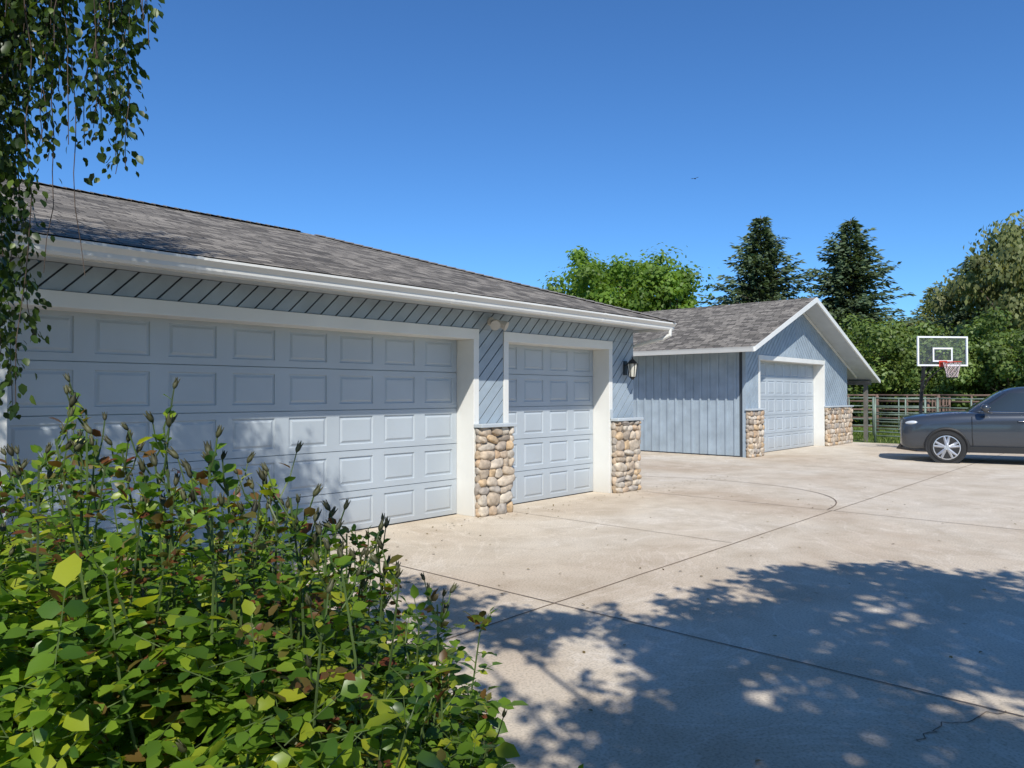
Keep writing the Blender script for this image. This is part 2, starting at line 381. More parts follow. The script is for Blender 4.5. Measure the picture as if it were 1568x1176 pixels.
mb.build('fascia',M_WHITE,G)
mb=MB(); mb.box(xl+.06,xr-.07,6.585,15.07,2.785,2.80); mb.build('soffit',M_SOFF,G)
gp=[(6.555,2.74),(6.49,2.74),(6.475,2.765),(6.47,2.80),(6.445,2.83),(6.43,2.845),(6.43,2.868),(6.437,2.868),(6.44,2.852),(6.552,2.852)]
mb=MB(); mb.prism(gp,lambda y,z:(xl,y,z),lambda y,z:(xr+.0,y,z))
cyg=6.5
for xs in (-.6,3.0,6.1,9.2):   # seam collars
    mb.prism([(cyg+(a-cyg)*1.05,2.80+(b-2.80)*1.05) for a,b in gp],lambda y,z:(xs,y,z),lambda y,z:(xs+.05,y,z))
mb.tube([(xr-.10,6.50,2.76),(xr-.10,6.50,2.66),(xr-.14,6.62,2.60),(CX+.06,7.10,2.50),(CX+.06,7.36,2.42),(CX+.06,7.42,2.3),(CX+.06,7.42,.12),(CX+.10,7.3,.05)],.035,8)
mb.build('gutter',M_WHITE,G)
def cyl(mb,c,r,h,n=16,m=0,r2=None): mb.tube([(c[0],c[1],c[2]),(c[0],c[1],c[2]+h)],[r,r if r2 is None else r2],n,m)
M_GLS=paint('lantern_glass',(.62,.60,.52),.25,.03)
mb=MB(); lx=10.80; ly=YW-.17
mb.box(lx-.05,lx+.05,YW-.035,YW-.017,1.98,2.22,0)
mb.tube([(lx,YW-.03,2.14),(lx,ly+.02,2.22),(lx,ly,2.24)],.012,6,0)
cyl(mb,(lx,ly,2.17),.11,.08,6,0,.02); cyl(mb,(lx,ly,2.245),.02,.05,6,0,.005)
cyl(mb,(lx,ly,1.95),.055,.22,6,1,.085); cyl(mb,(lx,ly,1.90),.02,.05,6,0,.062)
for i in range(6):
    a=2*math.pi*i/6; mb.tube([(lx+.057*math.cos(a),ly+.057*math.sin(a),1.945),(lx+.088*math.cos(a),ly+.088*math.sin(a),2.175)],.008,4,0)
mb.build('wall_lantern',[M_BLACK,M_GLS],G)
mb=MB(); fx=7.45
mb.tube([(fx,YW-.017,2.66),(fx,YW-.05,2.66)],.06,12); mb.tube([(fx,YW-.05,2.66),(fx-.02,YW-.10,2.64)],.014,6)
mb.tube([(fx-.02,YW-.09,2.645),(fx-.08,YW-.17,2.61),(fx-.12,YW-.23,2.585)],[.035,.052,.07],12)
mb.tube([(fx+.03,YW-.06,2.66),(fx+.10,YW-.15,2.62),(fx+.13,YW-.21,2.59)],[.035,.052,.068],12)
mb.build('flood_light',paint('lamp_cream',(.50,.46,.40),.5,.05),G)
mb=MB(); mb.box(10.325,10.395,YW-.05,YW-.031,1.24,1.40); mb.build('door_keypad',M_SOFF,G,bevel=.006)

# --------- second garage
S=empty('detached_garage')
X0,X1=18.5,26.4; XP,ZP=21.9,4.46; sl_=.386; YF=8.5; YO=7.88; YB=18.5
rz=lambda x: ZP-sl_*abs(x-XP)
D0,D1,DT=19.38,24.15,2.58
mb=MB()
f0=lambda x,z:(x,YF,z); f1=lambda x,z:(x,YF+.15,z)
mb.prism([(X0,0),(D0-.1,0),(D0-.1,rz(D0-.1)-.13),(X0,rz(X0)-.13)],f0,f1)
mb.prism([(D0-.1,DT+.13),(D1+.1,DT+.13),(D1+.1,rz(D1+.1)-.13),(XP,ZP-.13),(D0-.1,rz(D0-.1)-.13)],f0,f1)
mb.prism([(D1+.1,0),(X1,0),(X1,rz(X1)-.13),(D1+.1,rz(D1+.1)-.13)],f0,f1)
mb.box(X0+.003,X0+.15,YF+.15,YB,0,rz(X0)-.13); mb.box(X1-.15,X1-.003,YF+.15,YB,0,rz(X1)-.13)
mb.prism([(X0+.15,0),(X1-.15,0),(X1-.15,rz(X1)-.13),(XP,ZP-.13),(X0+.15,rz(X0)-.13)],lambda x,z:(x,YB-.15,z),lambda x,z:(x,YB-.01,z))
mb.build('walls',M_SIDE_D,S)
mb=MB(); mp=lambda a,b,t:(a,YF-t,b)
diag(mb,[(X0+.08,1.2),(D0-.105,1.2),(D0-.105,rz(D0)-.14),(X0+.08,rz(X0)-.1)],mp,sgn=1)
diag(mb,[(D0-.1,DT+.135),(XP,DT+.135),(XP,ZP-.14),(D0-.1,rz(D0-.1)-.14)],mp,sgn=1)
diag(mb,[(XP,DT+.135),(D1+.1,DT+.135),(D1+.1,rz(D1+.1)-.14),(XP,ZP-.14)],mp,sgn=-1)
diag(mb,[(D1+.105,1.2),(X1-.02,1.2),(X1-.02,rz(X1)-.14),(D1+.105,rz(D1+.1)-.14)],mp,sgn=-1)
mb.box(X0-.012,X0+.002,YF+.16,YB,.03,rz(X0)-.14)
y=YF+.24
while y<YB-.1:
    mb.box(X0-.044,X0-.0125,y,y+.05,.03,rz(X0)-.145); y+=.25
mb.box(X0-.04,X0+.078,YF-.03,YF+.06,0,rz(X0)-.2)
mb.box(X1-.002,X1+.012,YF+.0,YB,.03,rz(X1)-.14)
mb.build('siding',M_SIDE,S)
mb=MB()
for a,b in ((D0-.1,D0),(D1,D1+.1)): mb.box(a,b,YF-.03,YF+.40,0,DT)
mb.box(D0-.1,D1+.1,YF-.033,YF+.40,DT,DT+.13)
mb.build('door_trim',M_WHITE,S,bevel=.005)
gdoor('garage_door',D0+.005,D1-.005,YF+.30,DT+.04,8,5,S)
pillar(S,X0-.06,D0-.06,YF-.16,YF-.034,1.22,'pier'); pillar(S,D1+.03,X1+.05,YF-.16,YF-.034,1.22,'wide_pier')
xe,xq=17.70,27.9
roof_planes('shingle_roof',[
 ([(xe,YB+.5,rz(xe)),(xe,YO,rz(xe)),(XP,YO,ZP),(XP,YB+.5,ZP)],(0,-1,0),(1,0,.386)),
 ([(xq,YO,rz(xq)),(xq,YB+.5,rz(xq)),(XP,YB+.5,ZP),(XP,YO,ZP)],(0,1,0),(-1,0,.386))],S)
mb=MB()
mb.prism([(xe+.01,rz(xe)-.012),(XP,ZP-.012),(xq-.01,rz(xq)-.012),(xq-.01,rz(xq)-.10),(XP,ZP-.11),(xe+.01,rz(xe)-.10)],lambda x,z:(x,YO+.03,z),lambda x,z:(x,YB+.48,z))
mb.build('roof_deck',M_SOFF,S)
mb=MB()
mb.prism([(xe-.0,rz(xe)-.006),(XP,ZP-.006),(XP,ZP-.15),(xe,rz(xe)-.12)],lambda x,z:(x,YO-.02,z),lambda x,z:(x,YO+.025,z))
mb.prism([(XP,ZP-.006),(xq,rz(xq)-.006),(xq,rz(xq)-.12),(XP,ZP-.15)],lambda x,z:(x,YO-.022,z),lambda x,z:(x,YO+.023,z))
mb.prism([(XP,ZP-.125),(X1+.9,rz(X1+.9)-.115),(X1+.9,rz(X1+.9)-.19),(XP,ZP-.20)],lambda x,z:(x,YF-.05,z),lambda x,z:(x,YF-.02,z))
g2=[(xe+.02,rz(xe)-.13),(xe-.07,rz(xe)-.13),(xe-.10,rz(xe)-.05),(xe-.12,rz(xe)-.01),(xe-.105,rz(xe)-.01),(xe-.0,rz(xe)-.012)]
mb.prism(g2,lambda x,z:(x,YO,z),lambda x,z:(x,YB+.5,z))
mb.build('fascia_and_gutter',M_WHITE,S)
mb=MB()
for yy in (8.2,11.5,15,18): mb.box(27.55,27.67,yy,yy+.12,-.02,2.12)
mb.box(27.53,27.69,8.1,18.3,1.97,2.115)
mb.build('lean_to_posts',paint('weathered_post',(.16,.15,.13),.8,.15,4),S)

# ------------------------------------------------------------------ foliage engines
def leafmesh(name,C,A,N,L,W,mat,parent=None,near=False):
    n=len(C); A=A/np.maximum(np.linalg.norm(A,axis=1,keepdims=True),1e-9)
    B=np.cross(N,A); B/=np.maximum(np.linalg.norm(B,axis=1,keepdims=True),1e-9); N2=np.cross(A,B)
    if near:
        T=np.array([(0,0,0),(.28,.40,.07),(.65,.36,.04),(1,0,-.10),(.65,-.36,.04),(.28,-.40,.07),(.30,0,0),(.66,0,-.02)])
        F=[(0,5,6),(0,6,1),(6,5,4,7),(1,6,7,2),(7,4,3),(2,7,3)]
    else:
        T=np.array([(0,0,0),(.45,.5,.08),(1,0,0),(.45,-.5,.08)]); F=[(0,3,2,1)]
    L=np.broadcast_to(L,(n,))[:,None,None]; W=np.broadcast_to(W,(n,))[:,None,None]
    V=C[:,None,:]+T[None,:,0:1]*L*A[:,None,:]+T[None,:,1:2]*W*B[:,None,:]+T[None,:,2:3]*L*N2[:,None,:]
    V=V.reshape(-1,3); K=len(T)
    me=bpy.data.meshes.new(name)
    li=np.concatenate([np.array(f) for f in F]); lt=np.array([len(f) for f in F])
    loops=(li[None,:]+(np.arange(n)*K)[:,None]).ravel(); tot=np.tile(lt,n); st=np.concatenate([[0],np.cumsum(tot)[:-1]])
    me.vertices.add(len(V)); me.vertices.foreach_set('co',V.astype(np.float32).ravel())
    me.loops.add(len(loops)); me.loops.foreach_set('vertex_index',loops.astype(np.int32))
    me.polygons.add(len(tot)); me.polygons.foreach_set('loop_start',st.astype(np.int32)); me.polygons.foreach_set('loop_total',tot.astype(np.int32))
    me.materials.append(mat); me.update(calc_edges=True); me.validate()
    return add_obj(name,me,parent)
def rv(n): 
    v=R.normal(size=(n,3)); return v/np.linalg.norm(v,axis=1,keepdims=True)
def cw(d,r):  # planting frame (rotated with the path)
    return (d*CS+r*SN, d*SN-r*CS)
def decid(name,x,y,h,rad,mat,blobs=70,per=260,size=.28,low=.25,seed=0,bl=.2,trunk=True,droop=0):
    E=empty(name); 
    cz=h*(low+(1-low)/2); rzz=h*(1-low)/2
    cs=[]
    while len(cs)<blobs:
        v=R.normal(size=3); v/=np.linalg.norm(v); q=R.random()**.4
        s=1+.40*noise.noise(Vector(v*1.8)+Vector((seed*7.1,0,0)))
        cs.append((x+v[0]*rad*q*s,y+v[1]*rad*q*s,cz+v[2]*rzz*q*s*.93))
    C=[];Nn=[]
    for c in cs:
        br=rad*bl*R.uniform(.6,1.4); v=rv(per); rr=br*np.clip(R.normal(.85,.36,(per,1)),0,1.9)
        pts=np.array(c)+v*rr*np.array([1,1,.75]); C.append(pts); Nn.append(v)
    C=np.concatenate(C); Nn=np.concatenate(Nn)*.9+rv(len(C))*.5+np.array([-.1,-.1,.35])
    A=np.cross(Nn,rv(len(C))); A[:,2]-=droop
    keep=C[:,2]>.05; C=C[keep];A=A[keep];Nn=Nn[keep]
    L=size*R.uniform(.6,1.3,len(C)); leafmesh('crown',C,A,Nn,L,L*.65,mat,E)
    if trunk:
        mb=MB(); mb.tube([(x,y,-.1),(x+.1,y,h*.2),(x,y+.1,h*.45),(x,y,h*.8)],[h*.03,h*.022,h*.015,h*.004],8)
        for c in cs[:18]:
            z0=h*R.uniform(.18,.5); mb.tube([(x,y,z0),((x+c[0])/2,(y+c[1])/2,(z0+c[2])/2+.2),c],[h*.011,h*.006,.01],5)
        mb.build('trunk',M_BARK,E)
    return E
def conifer(name,x,y,h,rad,mat,seed=0,pw=.80,lush=1.0):
    E=empty(name); mb=MB(); mb.tube([(x,y,-.1),(x,y,h*.5),(x,y,h)],[h*.022,h*.012,.02],8)
    C=[];A=[];N=[]
    z=h*.06
    while z<h*.995:
        f=1-z/h; rr=rad*min(1,(f**pw)*1.42); nb=int(7+5*f)
        a0=R.uniform(0,6.28)
        for i in range(nb):
            a=a0+6.28*i/nb+R.normal()*.25; L=rr*R.uniform(.5,1.18)*(1+.35*noise.noise(Vector((math.cos(a)*1.2,math.sin(a)*1.2+seed,z*.6))))
            if L<.12: L=.12
            up=.3+1.0*(1-f)
            n=max(3,int(L/.17))
            for j in range(n):
                t=(j+.7)/n; px=x+math.cos(a)*L*t; py=y+math.sin(a)*L*t; pz=z+L*(up*.45*t-.42*t*t*(.4+f)+.14*t**4)
                k=int((3+7*(1-t))*lush)
                wdt=.42*L*(1-t)*.6+.14
                for q in range(k):
                    o=R.uniform(-1,1)*wdt
                    C.append((px-math.sin(a)*o,py+math.cos(a)*o,pz-abs(o)*.25-R.uniform(0,.16)))
                    sg=math.copysign(1,o)
                    A.append((math.cos(a)-math.sin(a)*sg*.6,math.sin(a)+math.cos(a)*sg*.6,-.15+R.normal()*.3)); 
                    N.append((R.normal()*.6-.4,R.normal()*.6-.4,.9))
            if i%2==0: mb.tube([(x,y,z),(x+math.cos(a)*L*.8,y+math.sin(a)*L*.8,z+L*(up*.36-.25*(.4+f)))],[.04,.01],4)
        z+=h*.023*R.uniform(.8,1.2)
    C=np.array(C);A=np.array(A);N=np.array(N); Ls=R.uniform(.24,.50,len(C)); leafmesh('needles',C,A,N,Ls,Ls*.42,mat,E)
    mb.build('trunk',M_BARK,E)
LM_BRIGHT=leafmat('leaves_bright',(.10,.18,.022),(.16,.25,.035),.4)
LM_DARK=leafmat('leaves_dark',(.06,.10,.022),(.11,.165,.035),.3)
LM_OLIVE=leafmat('leaves_olive',(.13,.15,.05),(.22,.235,.085),.3)
LM_SPR=leafmat('spruce_needles',(.06,.095,.05),(.11,.15,.075),.15)
LM_HEDGE=leafmat('hedge_leaves',(.085,.14,.03),(.16,.22,.05),.3)
def P(px,d): return cw(d,(px-784)/1140*d)
x,y=P(950,42); decid('maple_tree',x,y,10.0,4.4,LM_BRIGHT,90,300,.26,seed=1)
x,y=P(885,46); decid('maple_tree',x,y,8.6,2.6,LM_BRIGHT,40,250,.26,seed=2)
x,y=P(1026,40); decid('maple_tree',x,y,9.0,2.2,LM_BRIGHT,40,250,.24,seed=3)
x,y=P(1166,46); conifer('spruce_tree',x,y,12.7,4.2,LM_SPR,seed=1)
x,y=P(1304,46); conifer('spruce_tree',x,y,12.5,4.2,LM_SPR,seed=5)
x,y=P(1572,44); decid('willow_tree',x,y,12.2,4.2,LM_OLIVE,90,280,.32,droop=1.5,seed=4)
x,y=P(1490,52); conifer('pine_tree',x,y,11.4,3.8,LM_SPR,lush=.8)
x,y=P(1430,75); conifer('pine_tree',x,y,12.5,4.8,LM_OLIVE,lush=.7)
x,y=P(1330,40); decid('shrub_tree',x,y,6.1,3.2,LM_HEDGE,60,250,.22,low=.0,seed=5)
x,y=P(1425,42); decid('shrub_tree',x,y,5.6,3.0,LM_HEDGE,60,250,.22,low=.0,seed=6)
x,y=P(1385,48); decid('shrub_tree',x,y,6.6,3.0,LM_OLIVE,50,250,.24,low=.0,seed=9)
x,y=P(1550,33); decid('round_shrub',x,y,5.4,2.9,LM_HEDGE,90,300,.18,low=-.1,seed=7,bl=.16)
x,y=P(1480,36); decid('shrub_tree',x,y,4.4,2.6,LM_HEDGE,50,260,.2,low=-.05,seed=8)
x,y=P(1660,36); decid('shrub_tree',x,y,6.0,3.6,LM_DARK,60,260,.24,low=0,seed=10)
C=[]
for i in range(260):
    a=math.radians(R.uniform(-50,150)); dd=R.uniform(85,110); hh=R.uniform(2,7.5)
    c=np.array([math.cos(a)*dd,math.sin(a)*dd,hh*.5]); v=rv(130); C.append(c+v*np.array([3.5,3.5,hh*.55])*R.uniform(.6,1,(130,1)))
C=np.concatenate(C); C=C[C[:,2]>0]; N=rv(len(C)); leafmesh('distant_tree_row',C,rv(len(C)),N,1.1*R.uniform(.6,1.3,len(C)),.8,LM_DARK)
n=26000; gx=R.uniform(26.95,40,n); gy=R.uniform(-8,16,n); m_=~((gx<27.9)&(gy>8.2)); gx=gx[m_];gy=gy[m_]; n=len(gx)
Cg=np.stack([gx,gy,np.full(n,-.02)],1); Ag=np.stack([R.normal(0,.35,n),R.normal(0,.35,n),np.ones(n)],1)
leafmesh('grass',Cg,Ag,rv(n),R.uniform(.06,.20,n),.03,leafmat('grass_blades',(.12,.20,.03),(.22,.27,.07),.4))
n=240; lx_=R.uniform(2.5,14,n); ly_=R.uniform(-1,7.0,n); k_=R.random(n)<.5; ly_[k_]=7.05-abs(R.normal(0,.25,k_.sum()))
C=np.stack([lx_,ly_,np.full(n,.009)],1); A=rv(n); A[:,2]*=.15; N=np.tile([0,0,1.],(n,1))+rv(n)*.25
leafmesh('fallen_leaves',C,A,N,R.uniform(.02,.045,n),.025,leafmat('dry_leaf',(.10,.07,.03),(.22,.16,.06),.1),near=True)

# ------------------------------------------------------------------ corral fences
def fence(name,pts,mat,zs,post=2.6,r=.022):
    E=empty(name); mb=MB()
    for a,b in zip(pts[:-1],pts[1:]):
        a=Vector(a);b=Vector(b); L=(b-a).length; n=max(1,round(L/post))
        for i in range(n+1):
            p=a+(b-a)*i/n; mb.tube([(p.x,p.y,-.05),(p.x,p.y,zs[-1]+.04)],r*1.5,8)
        for i in range(n):
            p=a+(b-a)*(i+.02)/n; q=a+(b-a)*(i+.98)/n
            for z in zs:
                mid=(p+q)/2; mb.tube([(p.x,p.y,z),(mid.x,mid.y,z-.008),(q.x,q.y,z)],r,6)
            m2=(p+q)/2; mb.tube([(m2.x,m2.y,zs[0]),(m2.x,m2.y,zs[-1])],r*.9,6)
    mb.build('rails_and_posts',mat,E,smooth=True); return E
M_GF=paint('green_pipe',(.16,.21,.17),.6,.25); M_BF=paint('rusty_pipe',(.15,.095,.07),.8,.25)
zs=[.22,.46,.70,.95,1.20,1.50]
fence('corral_fence',[(27.4,7.9),(27.6,2.2),(27.3,-9)],M_GF,zs,2.0,.026)
fence('corral_fence',[(33,14),(33.5,5),(32.5,-9)],M_BF,[.3,.65,1.0,1.35,1.6],2.4,.045)
fence('corral_fence',[(27.6,6.3),(33,6.8)],M_BF,zs,2.0,.03)
fence('corral_fence',[(30,14),(30.2,7)],M_GF,zs,2.0,.026)

# ------------------------------------------------------------------ basketball hoop
E=empty('basketball_hoop'); hx,hy=cw(21.0,12.15); hr=YAW+math.pi+math.radians(6)
E.location=(hx,hy,0); E.rotation_euler=(0,0,hr)
mb=MB(); bw=.76; z0,z1=2.44,3.28
M_W=paint('backboard_white',(.8,.8,.8),.4,.02)
fr=.045
mb.box(-.02,.02,-bw,bw,z0,z0+fr);mb.box(-.02,.02,-bw,bw,z1-fr,z1);mb.box(-.02,.02,-bw,-bw+fr,z0+fr,z1-fr);mb.box(-.02,.02,bw-fr,bw,z0+fr,z1-fr)
iw=.30; a,b=z0+.12,z0+.52
mb.box(.008,.014,-iw,iw,a,a+.045);mb.box(.008,.014,-iw,iw,b-.045,b);mb.box(.008,.014,-iw,-iw+.045,a+.045,b-.045);mb.box(.008,.014,iw-.045,iw,a+.045,b-.045)
mb.build('backboard_frame',M_W,E)
m,nt_,out=newmat('acrylic'); tr=nd(nt_,'ShaderNodeBsdfTransparent'); tr.inputs[0].default_value=(.96,.97,.98,1); gl=nd(nt_,'ShaderNodeBsdfPrincipled'); gl.inputs['Base Color'].default_value=(.6,.65,.7,1); gl.inputs['Roughness'].default_value=.1
ms=nd(nt_,'ShaderNodeMixShader'); ms.inputs[0].default_value=.04; nt_.links.new(tr.outputs[0],ms.inputs[1]); nt_.links.new(gl.outputs[0],ms.inputs[2]); nt_.links.new(ms.outputs[0],out.inputs[0])
mb=MB(); mb.box(-.004,.004,-bw+fr,bw-fr,z0+fr,z1-fr); mb.build('backboard_panel',m,E)
M_RED=paint('rim_red',(.55,.06,.03),.4,.05)
mb=MB(); rc=.02+.15+.225; zz=z0+.10
ring=[(rc+.225*math.cos(t),.225*math.sin(t),zz) for t in np.linspace(0,2*math.pi,29)]
mb.tube(ring,.013,6,cap=False); mb.box(.02,.19,-.10,.10,zz-.015,zz+.012); mb.box(.021,.035,-.12,.12,zz-.12,zz+.05); mb.build('rim',M_RED,E)
mb=MB()
for k in range(12):
    for s in (-1,1):
        pts=[]
        for j in range(7):
            t=j/6; an=2*math.pi*(k+s*j*.5)/12; rr=.222*(1-.52*t+.12*t*t*t); pts.append((rc+rr*math.cos(an),rr*math.sin(an),zz-.42*t))
        mb.tube(pts,.005,4,cap=False)
mb.build('net',paint('net_cord',(.75,.6,.58),.8,.03),E)
mb=MB(); mb.tube([(-1.0,0,.1),(-.95,0,1.4),(-.80,0,2.5)],.05,10)
for sy in (-.08,.08):
    mb.tube([(-.82,sy,2.42),(-.03,sy*2,2.95)],.018,6); mb.tube([(-.86,sy,2.02),(-.03,sy*2,2.52)],.018,6)
mb.tube([(-.9,0,1.7),(-.55,0,2.15)],.02,6)
mb.build('pole',M_BLACK,E)
mb=MB(); bp=[(-1.65,-.35),(-.5,-.48),(-.3,-.25),(-.3,.25),(-.5,.48),(-1.65,.35)]
mb.prism(bp,lambda x,y:(x,y,.0),lambda x,y:(-1+(x+1)*.8,y*.75,.22)); mb.build('base',M_BLACK,E,bevel=.03)

# ------------------------------------------------------------------ car
CAR=empty('parked_suv'); th=math.radians(105); CAR.location=(21.50,3.10,0); CAR.rotation_euler=(0,0,th)
M_CAR=paint('car_paint',(.05,.058,.07),.28,.01,metal=.35,spec=.6)
M_CAR.node_tree.nodes['Principled BSDF'].inputs['Coat Weight'].default_value=.8
M_CAR.node_tree.nodes['Principled BSDF'].inputs['Coat Roughness'].default_value=.05
M_CG=paint('car_glass',(.03,.04,.045),.06,.0,spec=.9); M_RUB=paint('rubber',(.018,.018,.018),.8,.1)
M_ALU=paint('alloy',(.62,.63,.65),.3,.02,metal=.7); M_CHR=paint('chrome',(.7,.7,.7),.12,.01,metal=1); M_PLA=paint('black_plastic_and_well_shade',(.02,.02,.02),.6,.05)
M_LAMP=paint('headlamp',(.55,.58,.6),.12,.02,spec=.8)
st=[(2.41,.46,.84,.97,.62,.68,.66,.52),(2.385,.34,.95,1.07,.75,.82,.79,.62),(2.22,.28,1.02,1.13,.82,.89,.86,.68),(1.9,.27,1.07,1.17,.88,.93,.89,.74),(1.45,.28,1.11,1.22,.91,.96,.92,.78),
    (1.0,.29,1.14,1.26,.92,.97,.92,.80),(.3,.29,1.17,1.22,.925,.975,.925,.82),(-.7,.29,1.19,1.23,.925,.975,.925,.82),(-1.5,.30,1.21,1.25,.92,.97,.925,.82),(-2.05,.34,1.22,1.25,.88,.93,.89,.78),
    (-2.3,.42,1.18,1.21,.80,.86,.83,.72),(-2.38,.48,1.0,1.05,.7,.77,.74,.65)]
mb=MB(); vs=[]
for (x,zb,zs_,zt,wb,wm,ws,wt) in st:
    half=[(wb*.9,zb),(wb,zb+.07),(wm-.012,zb+.22),(wm,(zb+zs_)/2+.02),(wm-.004,zs_-.16),(ws,zs_),(wt,zt-.015)]
    ringp=[(0,zb)]+half+[(0,zt)]+[(-a,b) for a,b in reversed(half)]
    ringn=len(ringp); vs+=[(x,a,b) for a,b in ringp]
fs=[]
for i in range(len(st)-1):
    for j in range(ringn): fs.append((i*ringn+j,i*ringn+(j+1)%ringn,(i+1)*ringn+(j+1)%ringn,(i+1)*ringn+j))
fs.append(tuple(range(ringn))); fs.append(tuple(reversed(range((len(st)-1)*ringn,len(st)*ringn))))
mb.add(vs,fs); o=mb.build('body',M_CAR,CAR,smooth=True); sb=o.modifiers.new('s','SUBSURF'); sb.levels=2; sb.render_levels=2
lv=[(1.12,-.60,1.66,.885),(1.28,-.66,1.56,.86),(1.50,-.76,1.34,.80),(1.70,-.83,1.13,.73),(1.79,-.87,.98,.62),(1.83,-.89,.76,.45)]
NE=5.
def lev(z):
    for a,b in zip(lv[:-1],lv[1:]):
        if z<=b[0]:
            t=(z-a[0])/(b[0]-a[0]); return [a[i]+(b[i]-a[i])*t for i in range(4)]
    return list(lv[-1])
def gyf(x,z): _,c,a,b=lev(z); q=min(1,abs((x-c)/a)); return b*(1-q**NE)**(1/NE)
def gxf(yv,z,s=1): _,c,a,b=lev(z); q=min(1,abs(yv/b)); return c+s*a*(1-q**NE)**(1/NE)
mb=MB(); vs=[]; n=56
for z,c,a,b in lv:
    for k in range(n):
        t=2*math.pi*k/n; ct,s_=math.cos(t),math.sin(t)
        vs.append((c+a*math.copysign(abs(ct)**(2/NE),ct),b*math.copysign(abs(s_)**(2/NE),s_),z))
fs=[(i*n+j,i*n+(j+1)%n,(i+1)*n+(j+1)%n,(i+1)*n+j) for i in range(len(lv)-1) for j in range(n)]
b_=len(vs); vs.append((-.90,0,1.845)); fs+=[((len(lv)-1)*n+j,(len(lv)-1)*n+(j+1)%n,b_) for j in range(n)]
mb.add(vs,fs); mb.build('cabin_roof',M_CAR,CAR,smooth=True)
mb=MB()
def sidewin(xb0,xb1,xt0,xt1,zb,zt,side,off=.008,m=0):
    NX,NZ=8,6; vs=[]
    for i in range(NZ+1):
        z=zb+(zt-zb)*i/NZ
        for j in range(NX+1):
            t=i/NZ; x0_=xb0+(xt0-xb0)*t; x1_=xb1+(xt1-xb1)*t; x=x0_+(x1_-x0_)*j/NX
            vs.append((x,side*(gyf(x,z)+off),z))
    fs=[(i*(NX+1)+j,i*(NX+1)+j+1,(i+1)*(NX+1)+j+1,(i+1)*(NX+1)+j) for i in range(NZ) for j in range(NX)]
    mb.add(vs,fs,m)
for s in (1,-1):
    sidewin(.70,-.20,.12,-.26,1.25,1.68,s); sidewin(-.28,-1.22,-.34,-1.20,1.26,1.68,s); sidewin(-1.31,-1.95,-1.29,-1.72,1.30,1.65,s)
for s,zb in ((1,1.24),(-1,1.31)):
    vs=[];NY,NZ=10,6
    for i in range(NZ+1):
        z=zb+(1.72-zb)*i/NZ; hw=lev(z)[3]*.86
        for j in range(NY+1):
            yv=-hw+2*hw*j/NY; vs.append((gxf(yv,z,s)+s*.008,yv,z+.004))
    mb.add(vs,[(i*(NY+1)+j,i*(NY+1)+j+1,(i+1)*(NY+1)+j+1,(i+1)*(NY+1)+j) for i in range(NZ) for j in range(NY)])
mb.build('windows',M_CG,CAR,smooth=True)
mb=MB()
for s in (1,-1):
    mb.tube([(x,s*(gyf(x,1.23)+.012),1.23) for x in np.linspace(.76,-1.95,14)],.012,5)
    for xx in (.0,-1.0): mb.tube([(xx,s*.965,1.02),(xx-.03,s*.99,1.025),(xx-.17,s*.99,1.03),(xx-.2,s*.965,1.03)],.013,6)
mb.box(2.395,2.415,-.42,.42,.76,.79); mb.box(2.38,2.41,-.46,.46,.66,.68)
mb.build('chrome_trim',M_CHR,CAR,smooth=True)
mb=MB(); mb.box(2.33,2.40,-.50,.50,.56,.90); mb.box(2.30,2.39,-.62,.62,.34,.48)
for s in (1,-1):
    mb.prism([(1.0,.27),(-1.0,.28),(-1.0,.42),(1.0,.41)],lambda x,z:(x,s*.925,z),lambda x,z:(x,s*.972,z))
    for xx,zt in ((.90,1.12),(-.24,1.17),(-1.25,1.19)):
        mb.tube([(xx-.02 if xx>.5 else xx,s*.953,.44),(xx,s*.970,.64),(xx,s*.971,.89),(xx,s*.964,1.03),(xx,s*.928,zt)],.007,4)
    for xw in (1.42,-1.43):
        arc=[(xw+.44*math.cos(t),s*.955,.38+.44*math.sin(t)) for t in np.linspace(-.25,math.pi+.25,26)]
        mb.tube(arc,.038,8)
        mb.tube([(xw,s*.60,.38),(xw,s*.962,.38)],.43,36)  # black disc proud of the body: shade of the wheel-well gap as colour
mb.build('cladding_and_well_shade',M_PLA,CAR,smooth=False)
mb=MB()
for s in (1,-1):
    mb.tube([(.62,s*.90,1.25),(.60,s*1.0,1.28)],.022,6)
    mb.tube([(.66,s*.98,1.32),(.65,s*1.05,1.325),(.62,s*1.12,1.32),(.61,s*1.15,1.315)],[.05,.095,.09,.04],10)
mb.build('mirrors',M_CAR,CAR,smooth=True)
mb=MB()
for s in (1,-1):
    V,F=ico(); vs=[(2.19+v.x*.18,s*(.745-.08*v.x)+v.y*.15,.945+v.z*.065-v.x*.02) for v in V]; mb.add(vs,F)
mb.build('headlights',M_LAMP,CAR,smooth=True)
mb=MB()
for s in (1,-1):
    mb.box(-2.36,-2.12,s*.84-.05,s*.84+.05,.92,1.06)
mb.build('taillights',paint('taillamp_red',(.4,.02,.02),.2,.02),CAR,bevel=.02)
